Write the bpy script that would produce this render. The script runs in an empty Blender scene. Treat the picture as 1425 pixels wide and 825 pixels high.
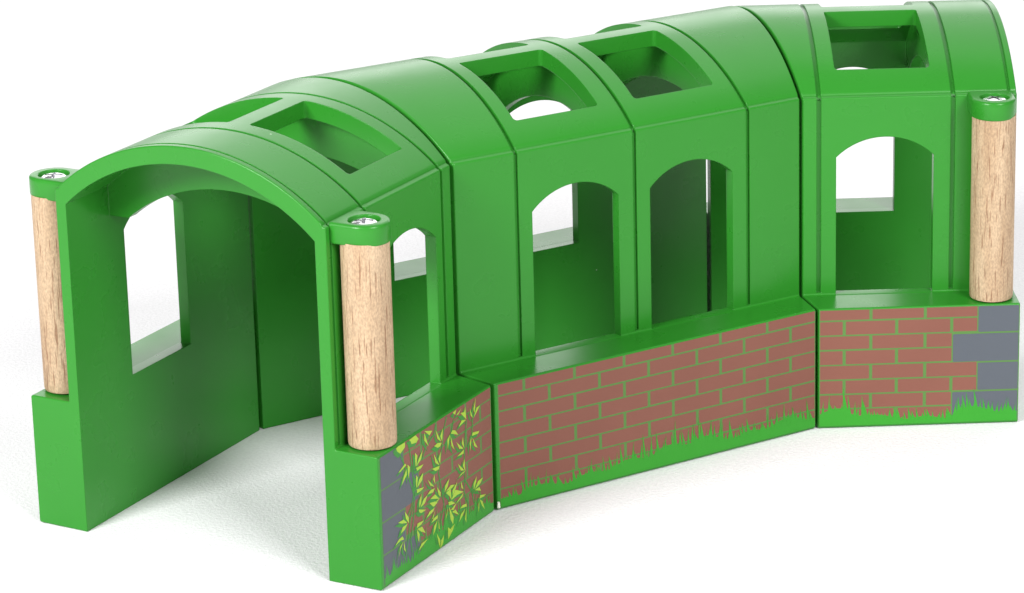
import bpy, bmesh, math, random
from mathutils import Vector, Matrix

C = 0.01                      # the toy is modelled in centimetres and built in metres
scene = bpy.context.scene
col = scene.collection
random.seed(4)

# ------------------------------------------------------------------ materials
def new_mat(name):
    m = bpy.data.materials.new(name); m.use_nodes = True
    nt = m.node_tree
    return m, nt, nt.nodes, nt.links, nt.nodes['Principled BSDF']

def paint(name, rgb, rough, bevel=0.0005, var=0.06, bump=0.02, specks=True, spec=0.22):
    m, nt, N, Lk, P = new_mat(name)
    tc = N.new('ShaderNodeTexCoord')
    n1 = N.new('ShaderNodeTexNoise'); n1.inputs['Scale'].default_value = 45; n1.inputs['Detail'].default_value = 4
    Lk.new(tc.outputs['Object'], n1.inputs['Vector'])
    mx = N.new('ShaderNodeMixRGB'); mx.blend_type = 'MIX'
    mx.inputs['Color1'].default_value = (*[c*(1-var) for c in rgb], 1)
    mx.inputs['Color2'].default_value = (*[min(1, c*(1+var)) for c in rgb], 1)
    Lk.new(n1.outputs['Fac'], mx.inputs['Fac'])
    colour = mx.outputs['Color']
    if specks:                                     # tiny pale dust flecks in the lacquer
        vo = N.new('ShaderNodeTexVoronoi'); vo.inputs['Scale'].default_value = 190
        Lk.new(tc.outputs['Object'], vo.inputs['Vector'])
        lt = N.new('ShaderNodeMath'); lt.operation = 'LESS_THAN'; lt.inputs[1].default_value = 0.065
        Lk.new(vo.outputs['Distance'], lt.inputs[0])
        sp = N.new('ShaderNodeSeparateColor'); Lk.new(vo.outputs['Color'], sp.inputs['Color'])
        lt2 = N.new('ShaderNodeMath'); lt2.operation = 'LESS_THAN'; lt2.inputs[1].default_value = 0.035
        Lk.new(sp.outputs['Red'], lt2.inputs[0])
        mul = N.new('ShaderNodeMath'); mul.operation = 'MULTIPLY'
        Lk.new(lt.outputs[0], mul.inputs[0]); Lk.new(lt2.outputs[0], mul.inputs[1])
        mul2 = N.new('ShaderNodeMath'); mul2.operation = 'MULTIPLY'; mul2.inputs[1].default_value = 0.55
        Lk.new(mul.outputs[0], mul2.inputs[0])
        m2 = N.new('ShaderNodeMixRGB'); m2.inputs['Color2'].default_value = (0.75, 0.85, 0.7, 1)
        Lk.new(colour, m2.inputs['Color1']); Lk.new(mul2.outputs[0], m2.inputs['Fac'])
        colour = m2.outputs['Color']
    Lk.new(colour, P.inputs['Base Color'])
    n3 = N.new('ShaderNodeTexNoise'); n3.inputs['Scale'].default_value = 110; n3.inputs['Detail'].default_value = 3
    Lk.new(tc.outputs['Object'], n3.inputs['Vector'])
    mr = N.new('ShaderNodeMapRange'); mr.inputs['To Min'].default_value = rough - 0.05; mr.inputs['To Max'].default_value = rough + 0.06
    Lk.new(n3.outputs['Fac'], mr.inputs['Value']); Lk.new(mr.outputs['Result'], P.inputs['Roughness'])
    P.inputs['Specular IOR Level'].default_value = spec
    n2 = N.new('ShaderNodeTexNoise'); n2.inputs['Scale'].default_value = 900; n2.inputs['Detail'].default_value = 2
    Lk.new(tc.outputs['Object'], n2.inputs['Vector'])
    bp = N.new('ShaderNodeBump'); bp.inputs['Strength'].default_value = bump; bp.inputs['Distance'].default_value = 0.0004
    Lk.new(n2.outputs['Fac'], bp.inputs['Height'])
    if bevel:
        bv = N.new('ShaderNodeBevel'); bv.samples = 6; bv.inputs['Radius'].default_value = bevel
        Lk.new(bv.outputs['Normal'], bp.inputs['Normal'])
    Lk.new(bp.outputs['Normal'], P.inputs['Normal'])
    return m

GREEN = (0.024, 0.222, 0.018)
M_green = paint("green_lacquer", GREEN, 0.28, bevel=0.00035, spec=0.33)
M_brick = paint('printed_brick_red', (0.208, 0.082, 0.059), 0.42, bevel=0, var=0.1, bump=0.03)
M_stone = paint('printed_slate_grey', (0.092, 0.104, 0.122), 0.42, bevel=0, var=0.06, bump=0.03)
M_mortar = paint('printed_olive_joint', (0.088, 0.205, 0.050), 0.42, bevel=0, var=0.06, bump=0.03, specks=False)
M_grass = paint('printed_grass_green', (0.036, 0.290, 0.025), 0.36, bevel=0, var=0.06, bump=0.03)
M_ivy = paint('printed_ivy_green', (0.038, 0.225, 0.034), 0.40, bevel=0, var=0.06, bump=0.03, specks=False)
M_leaf = paint('printed_lime_leaf', (0.330, 0.500, 0.045), 0.40, bevel=0, var=0.10, bump=0.03, specks=False)

def wood():
    m, nt, N, Lk, P = new_mat('beech_wood')
    tc = N.new('ShaderNodeTexCoord')
    def stretched(sx, sz, scale, detail=3):
        mp = N.new('ShaderNodeMapping'); mp.inputs['Scale'].default_value = (sx, sx, sz)
        Lk.new(tc.outputs['Object'], mp.inputs['Vector'])
        n = N.new('ShaderNodeTexNoise'); n.inputs['Scale'].default_value = scale; n.inputs['Detail'].default_value = detail
        Lk.new(mp.outputs['Vector'], n.inputs['Vector']); return n
    broad = stretched(1, 0.12, 260, 3)
    cr = N.new('ShaderNodeValToRGB')
    cr.color_ramp.elements[0].position = 0.3; cr.color_ramp.elements[0].color = (0.420, 0.282, 0.168, 1)
    cr.color_ramp.elements[1].position = 0.7; cr.color_ramp.elements[1].color = (0.545, 0.400, 0.258, 1)
    Lk.new(broad.outputs['Fac'], cr.inputs['Fac'])
    flecks = stretched(1, 0.06, 2100, 1)            # the dark medullary flecks of beech
    fr = N.new('ShaderNodeValToRGB')
    fr.color_ramp.elements[0].position = 0.60; fr.color_ramp.elements[0].color = (0, 0, 0, 1)
    fr.color_ramp.elements[1].position = 0.67; fr.color_ramp.elements[1].color = (0.85, 0.85, 0.85, 1)
    Lk.new(flecks.outputs['Fac'], fr.inputs['Fac'])
    mx = N.new('ShaderNodeMixRGB'); mx.inputs['Color2'].default_value = (0.255, 0.140, 0.075, 1)
    Lk.new(cr.outputs['Color'], mx.inputs['Color1']); Lk.new(fr.outputs['Color'], mx.inputs['Fac'])
    fine = stretched(1, 0.5, 2600, 2)
    fm = N.new('ShaderNodeMapRange'); fm.inputs['From Min'].default_value = 0.3; fm.inputs['From Max'].default_value = 0.7
    fm.inputs['To Min'].default_value = 0.76; fm.inputs['To Max'].default_value = 1.14
    Lk.new(fine.outputs['Fac'], fm.inputs['Value'])
    ml = N.new('ShaderNodeMixRGB'); ml.blend_type = 'MULTIPLY'; ml.inputs['Fac'].default_value = 1
    Lk.new(mx.outputs['Color'], ml.inputs['Color1']); Lk.new(fm.outputs['Result'], ml.inputs['Color2'])
    Lk.new(ml.outputs['Color'], P.inputs['Base Color'])
    P.inputs['Roughness'].default_value = 0.62
    P.inputs['Specular IOR Level'].default_value = 0.3
    bp = N.new('ShaderNodeBump'); bp.inputs['Strength'].default_value = 0.25; bp.inputs['Distance'].default_value = 0.0003
    Lk.new(fine.outputs['Fac'], bp.inputs['Height']); Lk.new(bp.outputs['Normal'], P.inputs['Normal'])
    return m
M_wood = wood()

def steel():
    m, nt, N, Lk, P = new_mat('zinc_plated_steel')
    P.inputs['Base Color'].default_value = (0.82, 0.82, 0.84, 1); P.inputs['Metallic'].default_value = 1
    P.inputs['Roughness'].default_value = 0.16
    tc = N.new('ShaderNodeTexCoord'); n = N.new('ShaderNodeTexNoise'); n.inputs['Scale'].default_value = 700
    Lk.new(tc.outputs['Object'], n.inputs['Vector'])
    bp = N.new('ShaderNodeBump'); bp.inputs['Strength'].default_value = 0.5; bp.inputs['Distance'].default_value = 0.0004
    Lk.new(n.outputs['Fac'], bp.inputs['Height']); Lk.new(bp.outputs['Normal'], P.inputs['Normal'])
    return m
M_steel = steel()

def nylon():
    m, nt, N, Lk, P = new_mat('white_nylon')
    P.inputs['Base Color'].default_value = (0.82, 0.83, 0.72, 1); P.inputs['Roughness'].default_value = 0.4
    return m
M_nylon = nylon()

def paper():
    m, nt, N, Lk, P = new_mat('white_studio_paper')
    tc = N.new('ShaderNodeTexCoord')
    n = N.new('ShaderNodeTexNoise'); n.inputs['Scale'].default_value = 1150; n.inputs['Detail'].default_value = 3
    n.inputs['Roughness'].default_value = 0.6
    Lk.new(tc.outputs['Object'], n.inputs['Vector'])
    mr = N.new('ShaderNodeMapRange'); mr.inputs['From Min'].default_value = 0.3; mr.inputs['From Max'].default_value = 0.7
    mr.inputs['To Min'].default_value = 0.84; mr.inputs['To Max'].default_value = 0.93
    Lk.new(n.outputs['Fac'], mr.inputs['Value'])
    cb = N.new('ShaderNodeCombineColor')
    for k, g in (('Red', 1.0), ('Green', .985), ('Blue', 1.0)):     # green trimmed in the paper colour to cancel green light bounced off the toy
        ml = N.new('ShaderNodeMath'); ml.operation = 'MULTIPLY'; ml.inputs[1].default_value = g
        Lk.new(mr.outputs['Result'], ml.inputs[0]); Lk.new(ml.outputs[0], cb.inputs[k])
    Lk.new(cb.outputs['Color'], P.inputs['Base Color'])
    P.inputs['Roughness'].default_value = 0.85; P.inputs['Specular IOR Level'].default_value = 0.15
    bp = N.new('ShaderNodeBump'); bp.inputs['Strength'].default_value = 0.45; bp.inputs['Distance'].default_value = 0.0006
    Lk.new(n.outputs['Fac'], bp.inputs['Height']); Lk.new(bp.outputs['Normal'], P.inputs['Normal'])
    return m
M_paper = paper()

# ------------------------------------------------------------------ dimensions (cm), measured from the photograph
B2, DL, TB, HB = 10.067, 1.168, 1.475, 3.40     # width over the base walls, ledge depth, base thickness, base height
VC = B2/2
ZC, RO, RI = 4.75, 5.65, 5.20                   # roof arc: axis height, outer and inner radius
L1, L2 = 5.433, 9.964                           # near side lengths of the end and the middle section
K = 0.2679                                      # tan 15 degrees: the joint ends are mitred
SEAM = 0.02
CRE = DL + 0.13                                 # where the roof arc starts on the shelf
ZW0, ZSP, ZAP = 3.412, 7.26, 7.80               # window: sill, springing and apex

# ------------------------------------------------------------------ mesh helpers
def arc(cv, cz, r, a0, a1, n):
    return [(cv + r*math.cos(math.radians(a0+(a1-a0)*i/n)), cz + r*math.sin(math.radians(a0+(a1-a0)*i/n))) for i in range(n+1)]

def mirror(path): return [(B2-v, z) for v, z in reversed(path)]

def extrude(bm, poly, ua, ub, soft=0, r=.035):
    """poly in (v, z); ua, ub give the u of both end faces as functions of v; the first `soft` points
    (the outer skin) are rounded over with radius r at both ends"""
    n = len(poly)
    def inset(d):
        out = []
        for i, (v, z) in enumerate(poly):
            if 0 < i < soft-1 and d:
                (v0, z0), (v1, z1) = poly[i-1], poly[i+1]
                tx, tz = v1-v0, z1-z0; l = math.hypot(tx, tz)
                v, z = v+d*tz/l, z-d*tx/l
            out.append((v, z))
        return out
    if soft:
        steps = [(r*(1-math.cos(math.radians(t))), r*(1-math.sin(math.radians(t)))) for t in (90, 60, 30, 0)]  # (inset, along u)
    else:
        steps = [(0, 0)]
    loops = []
    for d, du in steps: loops.append([bm.verts.new((ua(v)+du, v, z)) for v, z in inset(d if soft else 0)])
    # steps go from the end face (full inset, du = 0 at t = 90) outwards
    for d, du in reversed(steps): loops.append([bm.verts.new((ub(v)-du, v, z)) for v, z in inset(d if soft else 0)])
    bm.faces.new(loops[0]); bm.faces.new(list(reversed(loops[-1])))
    for a, b in zip(loops, loops[1:]):
        for i in range(n): bm.faces.new((a[i], b[i], b[(i+1) % n], a[(i+1) % n]))

def const(x): return lambda v: x

def finish_bm(bm):
    bmesh.ops.recalc_face_normals(bm, faces=bm.faces[:])

def bm_obj(name, bm, mats, parent=None, smooth=40, weighted=False):
    me = bpy.data.meshes.new(name)
    for v in bm.verts: v.co *= C
    bm.to_mesh(me); bm.free()
    o = bpy.data.objects.new(name, me); col.objects.link(o)
    for m in (mats if isinstance(mats, (list, tuple)) else [mats]): me.materials.append(m)
    if parent: o.parent = parent
    if smooth:
        me.polygons.foreach_set('use_smooth', [True]*len(me.polygons))
        me.set_sharp_from_angle(angle=math.radians(smooth))
        if weighted:
            w = o.modifiers.new('weighted', 'WEIGHTED_NORMAL'); w.keep_sharp = True
    me.update()
    return o

def outer_path():
    p = [(TB, 0.0)]
    p += arc(.07, .07, .07, 270, 180, 4)
    p += arc(.06, HB-.06, .06, 180, 90, 4)
    p += arc(DL-.05, HB+.05, .05, 270, 360, 4)
    p += arc(DL+.06, 8.855, .06, 180, 90, 4)
    zs = ZC + math.sqrt(RO**2-(VC-CRE)**2)
    p += [(CRE-.01, 8.94)]
    return p

A0 = math.degrees(math.asin((VC-CRE)/RO))        # half angle of the roof arc
def roof_arc(r, half, n): return [(VC - r*math.sin(math.radians(half*(1-2*i/n))), ZC + r*math.cos(math.radians(half*(1-2*i/n)))) for i in range(n+1)]

def body_profile():
    left = outer_path()
    top = roof_arc(RO, A0, 96)
    hi = math.degrees(math.asin((VC-TB)/RI))
    inner = list(reversed(roof_arc(RI, hi, 80)))   # far to near
    return left + top + mirror(left) + inner

def groove_ring(depth):
    d = DL + depth
    path = [(-1.5, HB+.07), (d, HB+.07), (d, 8.82), (d+.02, 8.90-depth)]
    half = math.degrees(math.asin((VC-CRE)/(RO-depth)))
    path += [(VC-(VC-CRE)-.0+.0, 8.90-depth)]
    path += roof_arc(RO-depth, half-.3, 96)
    path += [(B2-CRE, 8.90-depth), (B2-d-.02, 8.90-depth), (B2-d, 8.82), (B2-d, HB+.07), (B2+1.5, HB+.07), (B2+1.5, 13), (-1.5, 13)]
    return path

def window_cut(bm, u0, u1, far):
    w = (u1-u0)/2; rise = ZAP-ZSP; r = (w*w+rise*rise)/(2*rise); uc = (u0+u1)/2
    half = math.degrees(math.asin(w/r)); zc = ZAP-r
    pts = [(u0, ZW0), (u1, ZW0)] + [(uc + r*math.sin(math.radians(half*(1-2*i/28))), zc + r*math.cos(math.radians(half*(1-2*i/28)))) for i in range(29)]
    va, vb = (B2-TB-.3, B2+1) if far else (-1, TB+.3)
    a = [bm.verts.new((u, va, z)) for u, z in pts]; b = [bm.verts.new((u, vb, z)) for u, z in pts]
    n = len(pts)
    bm.faces.new(a); bm.faces.new(list(reversed(b)))
    for i in range(n): bm.faces.new((a[i], b[i], b[(i+1) % n], a[(i+1) % n]))

def skylight_cut(bm, u0, u1, sign):
    """opening between 3 and 33 degrees from the ridge, corners rounded, sides cut radially"""
    a0, a1, rc, n = 3.0, 33.2, .10, 5
    deg = math.degrees(1/RO)                       # one cm on the roof in degrees
    out = []
    for cu, ca, st in ((u1-rc, a1-rc*deg, 0), (u0+rc, a1-rc*deg, 90), (u0+rc, a0+rc*deg, 180), (u1-rc, a0+rc*deg, 270)):
        for i in range(n+1):
            t = math.radians(st+90*i/n)
            out.append((cu+rc*math.cos(t), ca+rc*deg*math.sin(t)))
    m = 14                                         # points along the curved sides
    full = []
    for i, p in enumerate(out):
        q = out[(i+1) % len(out)]; full.append(p)
        if abs(p[1]-q[1]) > 5:
            for k in range(1, m): full.append((p[0], p[1]+(q[1]-p[1])*k/m))
    lo, hi = [], []
    for u, a in full:
        t = math.tan(math.radians(a))*sign
        lo.append(bm.verts.new((u, VC-3.5*t, ZC+3.5))); hi.append(bm.verts.new((u, VC-6.6*t, ZC+6.6)))
    k = len(lo)
    bm.faces.new(lo); bm.faces.new(list(reversed(hi)))
    for i in range(k): bm.faces.new((lo[i], hi[i], hi[(i+1) % k], lo[(i+1) % k]))

def rib_poly():
    half = math.degrees(math.asin((VC-TB+.10)/5.40))
    out = roof_arc(5.40, half, 60)                 # near to far
    r = 4.70; zc = 8.86-r; w = VC-2.05
    h2 = math.degrees(math.asin(w/r))
    inn = [(VC + r*math.sin(math.radians(h2*(1-2*i/48))), zc + r*math.cos(math.radians(h2*(1-2*i/48)))) for i in range(49)]
    return out + [(B2-TB+.10, 7.78)] + inn + [(TB-.10, 7.78)]

def tmp_obj(bm):
    finish_bm(bm)
    me = bpy.data.meshes.new('tmp'); bm.to_mesh(me); bm.free()
    o = bpy.data.objects.new('tmp', me); col.objects.link(o); return o

def boolean(base, other, op):
    md = base.modifiers.new('b', 'BOOLEAN'); md.operation = op; md.object = other; md.solver = 'EXACT'
    md.use_self = False

# ------------------------------------------------------------------ the toy
X0, Y0 = -2.4, 77.5                                # photo-fit coordinates of the toy's middle
toy = bpy.data.objects.new('toy_tunnel', None); col.objects.link(toy)
toy.empty_display_size = 0.05
toy['label'] = 'glossy green curved toy railway tunnel with wooden corner pillars and printed brick base'
toy['category'] = 'toy tunnel'

def section(name, pose, ends, grooves, near_w, far_w, skies, ribs, label):
    x, y, a = pose
    ua, ub = ends
    prof = body_profile()
    bm = bmesh.new(); extrude(bm, prof, ua, ub, soft=len(prof)-81); body = tmp_obj(bm)
    bm = bmesh.new()
    for r0, r1 in ribs: extrude(bm, rib_poly(), const(r0), const(r1))
    rib = tmp_obj(bm)
    bm = bmesh.new()
    for g, w, d in grooves: extrude(bm, groove_ring(d), const(g-w/2), const(g+w/2))
    for w in near_w: window_cut(bm, *w, False)
    for w in far_w: window_cut(bm, *w, True)
    for s in skies: skylight_cut(bm, *s, 1); skylight_cut(bm, *s, -1)
    cut = tmp_obj(bm)
    boolean(body, rib, 'UNION'); boolean(body, cut, 'DIFFERENCE')
    dg = bpy.context.evaluated_depsgraph_get(); dg.update()
    me = bpy.data.meshes.new_from_object(body.evaluated_get(dg))
    for o in (body, rib, cut): bpy.data.objects.remove(o, do_unlink=True)
    bm = bmesh.new(); bm.from_mesh(me)
    ZL, ZH = HB+.058, 8.75
    for zc in (ZL, ZH):
        bmesh.ops.bisect_plane(bm, geom=bm.verts[:]+bm.edges[:]+bm.faces[:], dist=1e-5, plane_co=(0, 0, zc), plane_no=(0, 0, 1))
    def keep(test):
        b = bm.copy()
        kill = [f for f in b.faces if not test(f.calc_center_median())]
        bmesh.ops.delete(b, geom=kill, context='FACES')
        return b
    wall = bm_obj(name, keep(lambda c: ZL < c.z < ZH), M_green, toy, weighted=True)
    wall.location = ((x-X0)*C, (y-Y0)*C, 0); wall.rotation_euler = (0, 0, a)
    wall['label'] = label
    bm_obj('roof', keep(lambda c: c.z > ZH), M_green, wall, weighted=True)
    bm_obj('base_wall', keep(lambda c: c.z < ZL and c.y < VC), M_green, wall, weighted=True)
    bm_obj('base_wall', keep(lambda c: c.z < ZL and c.y > VC), M_green, wall, weighted=True)
    bm.free()
    return wall

def pillar(parent, u, side, dirn):
    """wooden dowel with its green cap and screw; dirn = +1 when the open end is at small u"""
    fv = (lambda v: v) if side == 'near' else (lambda v: B2-v)
    v0 = .585 if side == 'near' else .535
    bm = bmesh.new()
    n = 40; r = .585; c = .05
    rings = [(r-c, HB+.03), (r-c*.3, HB+.045), (r, HB+.03+c*1.4), (r, 8.52)]
    vs = [[bm.verts.new((u+q*math.cos(2*math.pi*i/n), fv(v0+q*math.sin(2*math.pi*i/n)), z)) for i in range(n)] for q, z in rings]
    for k in range(3):
        for i in range(n): bm.faces.new((vs[k][i], vs[k][(i+1) % n], vs[k+1][(i+1) % n], vs[k+1][i]))
    bm.faces.new(vs[0]); bm.faces.new(vs[-1])
    finish_bm(bm); bm_obj('wooden_pillar', bm, M_wood, parent)
    # cap: round nose outside, straight sides running into the wall
    R = .625; zt, zb = 8.98, 8.46
    out = []
    e0, e1 = u-dirn*.47, u+dirn*.60
    half = [(u+R*math.cos(t), v0+R*math.sin(t)) for t in [math.radians(180+180*i/36) for i in range(37)]]
    # leave the nose round, run the open-end side straight back to the front flange
    # nose outside; the flank at the open end is cut short so that it stops behind the front flange
    half = [(p if (p-u)*dirn > 0 else u+(p-u)*.56/R, q) for p, q in half]
    pts = half + [(half[-1][0], DL+.03), (half[0][0], DL+.03)]
    pts = [(p, fv(q)) for p, q in pts]
    def ring(ps, z): return [bm.verts.new((p, q, z)) for p, q in ps]
    def inset(ps, d):
        cu, cv = u, fv(v0)
        return [(cu+(p-cu)*(1-d/R), cv+(q-cv)*(1-d/R) if abs(q-fv(DL+.03)) > 1e-6 else q) for p, q in ps]
    bm = bmesh.new()
    loops = [ring(inset(pts, .06), zb), ring(inset(pts, .018), zb+.018), ring(pts, zb+.06)]
    for i in range(5):
        t = math.radians(90*i/4); d = .08*(1-math.cos(t))
        loops.append(ring(inset(pts, d), zt-.08+.08*math.sin(t)))
    m = len(pts)
    for k in range(len(loops)-1):
        for i in range(m): bm.faces.new((loops[k][i], loops[k][(i+1) % m], loops[k+1][(i+1) % m], loops[k+1][i]))
    bm.faces.new(loops[0])
    # top with the screw hole
    hr = .40; hn = 40
    hole = [bm.verts.new((u+hr*math.cos(2*math.pi*i/hn), fv(v0+hr*math.sin(2*math.pi*i/hn)), zt)) for i in range(hn)]
    lip = [bm.verts.new((u+(hr-.02)*math.cos(2*math.pi*i/hn), fv(v0+(hr-.02)*math.sin(2*math.pi*i/hn)), zt-.02)) for i in range(hn)]
    dn = [bm.verts.new((u+(hr-.02)*math.cos(2*math.pi*i/hn), fv(v0+(hr-.02)*math.sin(2*math.pi*i/hn)), zt-.22)) for i in range(hn)]
    for i in range(hn):
        j = (i+1) % hn
        bm.faces.new((hole[i], hole[j], lip[j], lip[i])); bm.faces.new((lip[i], lip[j], dn[j], dn[i]))
    bm.faces.new(dn)
    ea = [bm.edges.get((loops[-1][i], loops[-1][(i+1) % m])) for i in range(m)]
    eb = [bm.edges.get((hole[i], hole[(i+1) % hn])) for i in range(hn)]
    bmesh.ops.triangle_fill(bm, edges=ea+eb, use_beauty=True, use_dissolve=False)
    finish_bm(bm); bm_obj('pillar_cap', bm, M_green, parent)
    # screw head: shallow dome with a cross recess
    bm = bmesh.new(); sr = .355
    prof = [(sr, zt-.21), (sr, zt-.10), (sr*.93, zt-.07), (sr*.7, zt-.035), (sr*.4, zt-.015)]
    vs = [[bm.verts.new((u+q*math.cos(2*math.pi*i/32), fv(v0+q*math.sin(2*math.pi*i/32)), z)) for i in range(32)] for q, z in prof]
    for k in range(len(prof)-1):
        for i in range(32): bm.faces.new((vs[k][i], vs[k][(i+1) % 32], vs[k+1][(i+1) % 32], vs[k+1][i]))
    bm.faces.new(vs[0]); bm.faces.new(vs[-1]); head = tmp_obj(bm)
    bm = bmesh.new()
    for k in range(2):
        ang = .5 + k*math.pi/2
        mt = Matrix.Translation((u, fv(v0), zt)) @ Matrix.Rotation(ang, 4, 'Z') @ Matrix.Diagonal((.44, .085, .24, 1))
        bmesh.ops.create_cube(bm, size=1, matrix=mt)
    cross = tmp_obj(bm); boolean(head, cross, 'DIFFERENCE'); head.modifiers[-1].use_self = True
    dg = bpy.context.evaluated_depsgraph_get(); dg.update()
    me = bpy.data.meshes.new_from_object(head.evaluated_get(dg))
    for o in (head, cross): bpy.data.objects.remove(o, do_unlink=True)
    bm = bmesh.new(); bm.from_mesh(me); bm_obj('screw', bm, M_steel, parent, smooth=30)

# ------------------------------------------------------------------ prints on the near base walls (thin ink films)
ROWS = [3.355, 3.05, 2.635, 2.22, 1.80, 1.375, .965, .555, .09]
def film(bm, poly, y, mi=0):
    f = bm.faces.new([bm.verts.new((u, y, z)) for u, z in poly]); f.material_index = mi
    if f.normal.length == 0: f.normal_update()
    if f.normal.y > 0: f.normal_flip()
def rect(u0, u1, z0, z1): return [(u0, z0), (u1, z0), (u1, z1), (u0, z1)]
def round_rect(u0, u1, z0, z1, r=.03):
    p = []
    for cu, cz, st in ((u1-r, z1-r, 0), (u0+r, z1-r, 90), (u0+r, z0+r, 180), (u1-r, z0+r, 270)):
        p += [(cu+r*math.cos(math.radians(st+90*i/3)), cz+r*math.sin(math.radians(st+90*i/3))) for i in range(4)]
    return p
Y1, Y2, Y3, Y4, Y5 = -.0012, -.0024, -.0036, -.0048, -.006

def bricks(parent, u0, u1, odd, even, limit):
    """limit(row) = (lo, hi) range of u free of corner stones; odd/even = joints of the rows"""
    bm = bmesh.new()
    film(bm, rect(u0, u1, ROWS[-1]-.02, ROWS[0]), Y1, 1)
    for i in range(8):
        lo, hi = limit(i)
        js = [lo] + [j for j in sorted(odd if i % 2 == 0 else even) if lo+.15 < j < hi-.15] + [hi]
        for k in range(len(js)-1):
            a = js[k]+(.03 if k else .0); b = js[k+1]-(.03 if k < len(js)-2 else .0)
            e = random.uniform(.018, .03)
            film(bm, rect(a+.012, b-.012, ROWS[i+1]+e, ROWS[i]-(0 if i == 0 else .02)), Y2, 0)
    finish = bm_obj('brick_print', bm, [M_brick, M_mortar], parent, smooth=0)
    return finish

def stones(parent, rects):
    bm = bmesh.new()
    for q in rects: film(bm, round_rect(*q), Y3)
    bm_obj('stone_print', bm, M_stone, parent, smooth=0)

def grass(parent, u0, u1, height, seed, dense=1.0):
    """a turf strip and many blades rising from it; height(u) is the height of the tips"""
    rnd = random.Random(seed)
    bm = bmesh.new()
    n = 60; base = []
    for i in range(n+1):
        u = u0+(u1-u0)*i/n
        base.append((u, max(.16, height(u)*(.54+.08*math.sin(u*5+seed)))))
    for i in range(n):
        film(bm, [(base[i][0], .075), (base[i+1][0], .075), base[i+1], base[i]], Y4)
    u = u0+.03; k = 0
    while u < u1-.05:
        h = height(u)*rnd.uniform(.70, 1.30)
        w = rnd.uniform(.07, .15); ln = rnd.uniform(-.10, .10)
        if u+ln > u0 and u+ln < u1 and u+w < u1:
            zb = height(u)*.40
            film(bm, [(u, zb), (u+w, zb), (u+w*.5+ln*.4, zb+(h-zb)*.6), (u+w*.4+ln, h)], Y5-k*.00003); k += 1
        u += rnd.uniform(.05, .13)/dense
    bm_obj('grass_print', bm, M_grass, parent, smooth=0)

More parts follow.
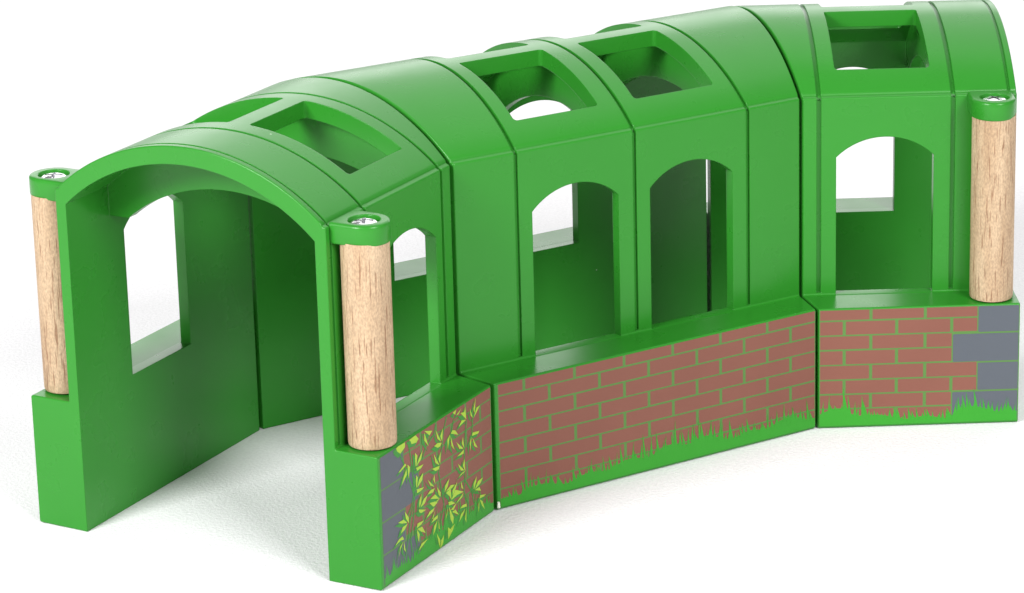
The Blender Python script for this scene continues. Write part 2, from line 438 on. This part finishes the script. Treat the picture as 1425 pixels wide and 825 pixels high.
def pw(*pts):
    def f(u):
        if u <= pts[0][0]: return pts[0][1]
        for (a, p), (b, q) in zip(pts, pts[1:]):
            if u <= b: return p+(q-p)*(u-a)/(b-a)
        return pts[-1][1]
    return f
LEAVES = [[(0.84,3.34),(0.94,3.36),(1.25,3.35),(1.24,3.23),(1.02,3.14),(0.88,3.25)],[(1.43,3.34),(1.74,3.36),(1.87,3.22),(1.77,3.16),(1.54,3.2),(1.51,3.28)],[(2.15,3.32),(2.52,3.2),(2.38,3.13),(2.23,3.25)],[(2.14,3.29),(2.32,2.87),(2.13,3.08)],[(2.67,3.17),(2.92,2.78),(2.74,2.91)],[(3.02,3.1),(2.96,2.76),(2.88,2.93)],[(2.58,2.78),(2.75,2.8),(2.94,2.74),(2.86,2.67),(2.74,2.68)],[(3.38,2.82),(3.47,2.88),(3.6,2.83),(3.73,2.67)],[(3.35,2.82),(3.21,2.46),(3.21,2.72)],[(3.36,2.79),(3.53,2.34),(3.39,2.5)],[(3.63,2.51),(3.97,2.22),(3.77,2.28)],[(3.95,2.54),(4.01,2.2),(3.89,2.38)],[(3.64,2.12),(3.99,2.19),(3.96,2.09)],[(4.39,2.4),(4.44,2.48),(4.76,2.41),(4.71,2.36)],[(4.37,2.4),(4.3,2.03),(4.27,2.25)],[(4.41,2.36),(4.66,1.99),(4.49,2.1)],[(4.32,3.18),(4.47,2.85),(4.36,2.95)],[(4.63,3.34),(4.56,2.95),(4.5,3.07)],[(4.83,3.06),(4.5,2.84),(4.66,3.06)],[(4.11,3.28),(4.14,2.93),(3.87,3.19),(4.05,3.15)],[(3.77,2.86),(4.14,2.92),(3.92,2.98)],[(3.67,3.35),(3.62,3.23),(3.5,3.32)],[(3.91,3.3),(3.78,3.19),(3.66,3.2)],[(1.68,2.93),(1.79,2.82),(1.73,2.58),(1.69,2.57)],[(2.04,2.87),(1.96,2.67),(1.74,2.57),(1.83,2.69)],[(1.71,2.53),(2.06,2.5),(1.94,2.44),(1.75,2.44)],[(2.54,2.6),(2.8,2.2),(2.61,2.33)],[(2.88,2.54),(2.83,2.21),(2.76,2.38)],[(2.43,2.24),(2.8,2.19),(2.76,2.11),(2.61,2.12)],[(3.66,1.94),(3.98,1.64),(3.8,1.7)],[(3.99,1.96),(4.02,1.59),(3.91,1.79)],[(0.9,2.7),(1.22,2.82),(1.27,2.76),(0.99,2.69)],[(1.27,2.66),(1.28,2.51),(1.03,2.32),(1.12,2.48)],[(1.32,2.76),(1.43,2.65),(1.36,2.37),(1.34,2.49)],[(4.0,1.6),(3.66,1.56),(3.85,1.62),(3.98,1.62)],[(1.69,2.35),(1.78,2.26),(1.71,2.01),(1.68,2.08)],[(2.03,2.3),(1.97,2.12),(1.72,2.01),(1.84,2.19)],[(1.7,1.98),(2.05,1.91),(1.91,1.87),(1.72,1.87)],[(2.22,2.04),(2.53,1.74),(2.34,1.84)],[(2.54,2.06),(2.57,1.79),(2.48,1.95)],[(2.55,1.7),(2.46,1.62),(2.18,1.66),(2.33,1.72)],[(2.64,1.7),(2.81,1.49),(2.8,1.38),(2.71,1.46)],[(2.54,1.54),(2.74,1.35),(2.31,1.5)],[(2.77,1.35),(2.66,1.32),(2.43,1.2),(2.62,1.35)],[(2.27,1.41),(2.55,1.35),(2.64,1.28),(2.44,1.25)],[(2.1,1.08),(2.26,1.19),(2.5,1.2),(2.43,1.13)],[(2.52,1.14),(2.42,0.94),(2.37,0.96)],[(3.24,1.7),(3.16,1.53),(3.0,1.42),(3.03,1.58)],[(3.05,1.42),(3.3,1.5),(3.5,1.44),(3.34,1.4)],[(3.06,1.38),(3.29,1.41),(3.31,1.1),(3.24,1.22)],[(3.61,1.48),(3.54,1.34),(3.37,1.19),(3.38,1.33)],[(3.3,1.1),(3.51,1.3),(3.91,1.1),(3.59,1.13)],[(3.79,1.44),(3.9,1.16),(3.8,1.25)],[(3.9,1.08),(3.83,0.99),(3.51,0.92),(3.58,0.96)],[(3.16,1.1),(3.32,1.07),(3.49,0.95),(3.18,1.0)],[(3.56,0.94),(3.39,0.81),(3.26,0.86)],[(3.13,1.01),(3.0,0.69),(3.08,0.79)],[(3.18,0.98),(3.39,0.62),(3.35,0.44),(3.24,0.62)],[(3.32,0.78),(3.48,0.79),(3.65,0.58)],[(4.56,1.28),(4.53,1.13),(4.4,0.96),(4.4,1.12)],[(4.88,1.13),(4.73,1.02),(4.45,0.95),(4.62,1.12)],[(4.45,0.94),(4.68,0.94),(4.76,0.81)],[(4.66,0.63),(4.71,0.71),(5.01,0.63),(4.89,0.61)],[(4.65,0.62),(4.65,0.41),(4.6,0.28),(4.6,0.44)],[(4.68,0.61),(4.82,0.5),(4.92,0.25),(4.77,0.42)],[(3.71,0.72),(3.84,0.77),(4.02,0.74),(4.04,0.66),(3.84,0.7)],[(3.97,0.63),(3.83,0.5),(3.64,0.38),(3.74,0.56)],[(4.02,0.62),(3.99,0.24),(3.93,0.36)],[(1.92,1.78),(1.89,1.57),(1.79,1.46),(1.81,1.65)],[(2.19,1.65),(2.06,1.49),(1.84,1.45),(2.02,1.62)],[(1.77,1.43),(2.11,1.3),(1.87,1.3),(1.79,1.35)],[(1.12,1.63),(1.29,1.41),(1.3,1.25),(1.16,1.42)],[(0.8,1.45),(1.06,1.44),(1.22,1.29),(0.97,1.37)],[(1.24,1.27),(1.08,1.16),(0.91,1.13),(1.0,1.26)],[(1.65,0.99),(1.68,1.1),(1.99,1.07),(1.85,1.01)],[(1.67,0.96),(1.89,0.94),(2.04,0.72),(1.84,0.83)],[(1.65,0.97),(1.77,0.78),(1.72,0.58),(1.66,0.79)],[(2.32,0.87),(2.46,0.95),(2.64,0.96),(2.63,0.88),(2.41,0.87)],[(2.61,0.83),(2.53,0.65),(2.39,0.51),(2.45,0.73)],[(2.66,0.85),(2.72,0.55),(2.66,0.6)],[(3.1,0.46),(3.21,0.37),(3.44,0.43),(3.31,0.28),(3.09,0.14)],[(0.64,0.92),(0.81,1.02),(0.98,1.04),(1.05,0.93),(0.89,0.96)],[(1.01,0.9),(0.87,0.74),(0.78,0.56),(0.86,0.81)],[(1.03,0.91),(1.11,0.58),(1.02,0.68)],[(2.15,0.53),(1.92,0.45),(1.7,0.38),(1.84,0.52)],[(2.56,0.51),(2.72,0.27),(2.7,0.06),(2.63,0.24)],[(2.9,0.34),(2.85,0.14),(2.71,0.04),(2.76,0.24)]]
STEMS = [[(0.74,3.32),(1.04,3.07),(1.17,2.83),(1.38,2.36),(1.51,2.07),(1.6,1.75),(1.37,1.34),(1.29,1.03),(1.24,0.83),(1.09,0.48)],[(1.36,3.33),(1.45,3.09),(1.52,2.66),(1.57,2.31),(1.56,1.89),(1.46,1.64),(1.28,1.47),(1.13,1.24)],[(1.6,1.8),(1.52,1.28),(1.41,0.94),(1.35,0.81),(1.41,0.46)],[(2.69,3.31),(2.59,3.08),(2.19,2.89),(2.0,2.63)],[(3.21,3.32),(3.05,3.02),(2.94,2.62),(2.75,2.02),(2.87,1.5),(2.96,1.12),(2.76,0.71)],[(3.54,3.13),(3.4,2.8),(3.22,2.45)],[(4.45,2.82),(4.4,2.42)],[(4.15,2.9),(4.05,2.42),(4.0,2.0),(3.99,1.38),(4.31,0.96),(4.41,0.6)],[(3.99,1.38),(3.93,1.1),(4.11,0.69),(4.04,0.32)]]

WORLD, EXPOSURE = 0.25, 0.23
LIGHTS = [
    ('key_softbox', (-70, -78, 62), (0, 0, 5), (36, 36), 13),
    ('right_softbox', (58, -84, 72), (0, 0, 5), (40, 40), 9.8),
    ('back_softbox', (-5, 120, 40), (0, -5, 4), (170, 50), 5),
    ('top_softbox', (20, 82, 105), (0, 38, 0), (110, 100), 4.0),
]

def leaves(parent):
    bm = bmesh.new()
    rnd = random.Random(9)
    k = 0
    for s in STEMS:                                # creeper stems
        for (a, b) in zip(s, s[1:]):
            k += 1
            d = Vector((b[0]-a[0], b[1]-a[1])); nrm = Vector((-d.y, d.x)).normalized()*.022
            film(bm, [(a[0]-nrm.x, a[1]-nrm.y), (b[0]-nrm.x, b[1]-nrm.y), (b[0]+nrm.x, b[1]+nrm.y), (a[0]+nrm.x, a[1]+nrm.y)], Y5-.0016-k*.00001, 1)
    for i, p in enumerate(LEAVES):                 # a darker leaf behind each lime one
        cu = sum(q[0] for q in p)/len(p); cz = sum(q[1] for q in p)/len(p)
        k = rnd.uniform(1.05, 1.35)
        film(bm, [(max(.12, cu+(u-cu)*k-.10), max(.20, min(3.34, cz+(z-cz)*k-.05))) for u, z in p], Y5-.0026-i*.00002, 1)
    for i, p in enumerate(LEAVES):
        film(bm, p, Y5-.0046-i*.00002, 0)
    bm_obj('leaf_print', bm, [M_leaf, M_ivy], parent, smooth=0)

# near left end section
a1 = 1.10896; a2 = 0.5839; a3 = 0.06005
s1 = section('pillared_section', (-7.16527, 69.42779, a1), (const(0), lambda v: L1-SEAM+K*v),
    [(.21, .08, .055), (1.72, .11, .09), (5.29, .11, .09)], [(2.30, 4.93)], [(2.25, 4.80)], [(2.30, 4.78)],
    [(1.70, 2.02), (5.26, 5.55)], 'end section standing nearest, open arch facing out, leafy brick print on its base')
pillar(s1, .76, 'near', 1); pillar(s1, .82, 'far', 1)
def lim1(i): return ((1.17 if (i//2) % 2 == 0 else 1.83), L1-.06)
bricks(s1, .11, L1-.05, [1.98, 3.42-.71, 3.42+.71, 5.55], [3.42, 4.84, 1.99], lim1)
stones(s1, [(.12, 1.14, 2.535, 3.345), (.12, 1.80, 1.715, 2.50), (.12, 1.14, .885, 1.675), (.12, 1.80, .12, .845)])
grass(s1, .14, L1-.06, pw((.14, .55), (.5, .62), (.9, .5), (1.3, .45), (1.7, .62), (2.1, .80), (2.7, 1.05), (3.4, .95), (4.2, .85), (4.8, .72), (5.3, .60)), 3)
leaves(s1)

# middle section
s2 = section('long_section', (-4.68749, 74.33396, a2), (lambda v: SEAM-K*v, lambda v: L2-SEAM+K*v),
    [(1.49, .11, .09), (5.03, .11, .09), (8.58, .11, .09)], [(1.935, 4.525), (5.49, 8.085)], [(1.90, 4.50), (5.27, 7.85)],
    [(1.935, 4.44), (5.54, 8.02)], [(1.20, 1.50), (5.0, 5.2), (8.52, 8.85)],
    'long middle section with two arched windows above a plain red brick print')
bricks(s2, .10, 9.93, [.875+1.497*i for i in range(7)], [.115+1.5*i for i in range(8)], lambda i: (.115, 9.92))
grass(s2, .12, 9.92, pw((.12, 0.48), (.7, 0.53), (.87, 0.90), (1.3, 0.68), (2.06, 0.55), (3.3, 0.73), (4.5, 0.88), (5.9, 1.08), (6.5, 0.95), (7.4, 0.64), (8.6, 0.84), (9.3, 0.88), (9.92, 0.59)), 7)

# far right end section
s3 = section('pillared_section', (3.67392, 79.80033, a3), (lambda v: SEAM-.263*v, const(L1)),
    [(L1-.21, .08, .055), (.135, .12, .085), (3.73, .12, .085)], [(.60, 3.22)], [(.60, 3.14)], [(.63, 3.19)],
    [(3.45, 3.75), (-.12, .15)], 'end section at the right, grey corner stones printed beside its red bricks')
pillar(s3, L1-.70, 'near', -1); pillar(s3, L1-.82, 'far', -1)
def lim3(i): return (.04, (4.29 if (i//2) % 2 == 0 else 3.605))
bricks(s3, .03, L1-.02, [1.415, 2.875], [.70, 2.11, 3.59], lim3)
stones(s3, [(4.31, 5.40, 2.625, 3.35), (3.63, 5.40, 1.795, 2.58), (4.31, 5.40, .975, 1.75), (3.63, 5.40, .12, .93)])
grass(s3, .04, L1-.04, pw((.04, .80), (.6, .95), (1.0, .80), (1.4, .62), (2.3, .45), (2.9, .45), (3.5, .40), (3.8, .85), (4.7, .80), (5.4, .55)), 12)

# small pale hinge nub in the joint at the foot
bm = bmesh.new()
bmesh.ops.create_cone(bm, cap_ends=True, segments=16, radius1=.045, radius2=.035, depth=.15, matrix=Matrix.Translation((.03, -.03, .16)))
nub = bm_obj('hinge_nub', bm, M_nylon, toy); nub.location = s2.location; nub.rotation_euler = s2.rotation_euler

# ------------------------------------------------------------------ floor
bm = bmesh.new()
bmesh.ops.create_grid(bm, x_segments=8, y_segments=8, size=400, matrix=Matrix.Translation((0, 0, -.012)))
fl = bm_obj('floor', bm, M_paper, smooth=0); fl['kind'] = 'structure'

# ------------------------------------------------------------------ light
w = bpy.data.worlds.new('World'); scene.world = w; w.use_nodes = True
bg = w.node_tree.nodes['Background']; bg.inputs['Color'].default_value = (1, 1, 1, 1); bg.inputs['Strength'].default_value = WORLD
def softbox(name, loc, target, size, energy, colour=(1, 1, 1)):
    d = bpy.data.lights.new(name, 'AREA'); d.shape = 'RECTANGLE'; d.size, d.size_y = size[0]*C, size[1]*C
    d.energy = energy; d.color = colour
    o = bpy.data.objects.new(name, d); col.objects.link(o)
    o.location = Vector(loc)*C
    o.rotation_euler = (Vector(target)*C-o.location).to_track_quat('-Z', 'Y').to_euler()
    return o
for args in LIGHTS: softbox(*args)

# ------------------------------------------------------------------ camera (fitted to the photograph)
F, CX, CY, PITCH, ROLL, H = 4400.46481, 944.31848, 201.20981, 0.27873, -0.01079, 30.84457
r0 = Vector((1, 0, 0)); d0 = Vector((0, -math.sin(PITCH), -math.cos(PITCH))); fw = Vector((0, math.cos(PITCH), -math.sin(PITCH)))
c_, s_ = math.cos(-ROLL), math.sin(-ROLL)
right = c_*r0 + s_*d0; down = -s_*r0 + c_*d0
cam = bpy.data.cameras.new('camera'); co = bpy.data.objects.new('camera', cam); col.objects.link(co)
m = Matrix.Identity(4)
for i in range(3):
    m[i][0] = right[i]; m[i][1] = -down[i]; m[i][2] = -fw[i]
m[0][3], m[1][3], m[2][3] = (0-X0)*C, (0-Y0)*C, H*C
co.matrix_world = m
cam.sensor_fit = 'HORIZONTAL'; cam.sensor_width = 36; cam.lens = F/1425*36
cam.shift_x = (712.5-CX)/1425; cam.shift_y = (CY-412.5)/1425
cam.clip_start = .01; cam.clip_end = 50
scene.camera = co
scene.cycles.max_bounces = 8; scene.cycles.diffuse_bounces = 2

scene.view_settings.view_transform = 'Standard'; scene.view_settings.look = 'None'
scene.view_settings.exposure = EXPOSURE; scene.view_settings.gamma = 1
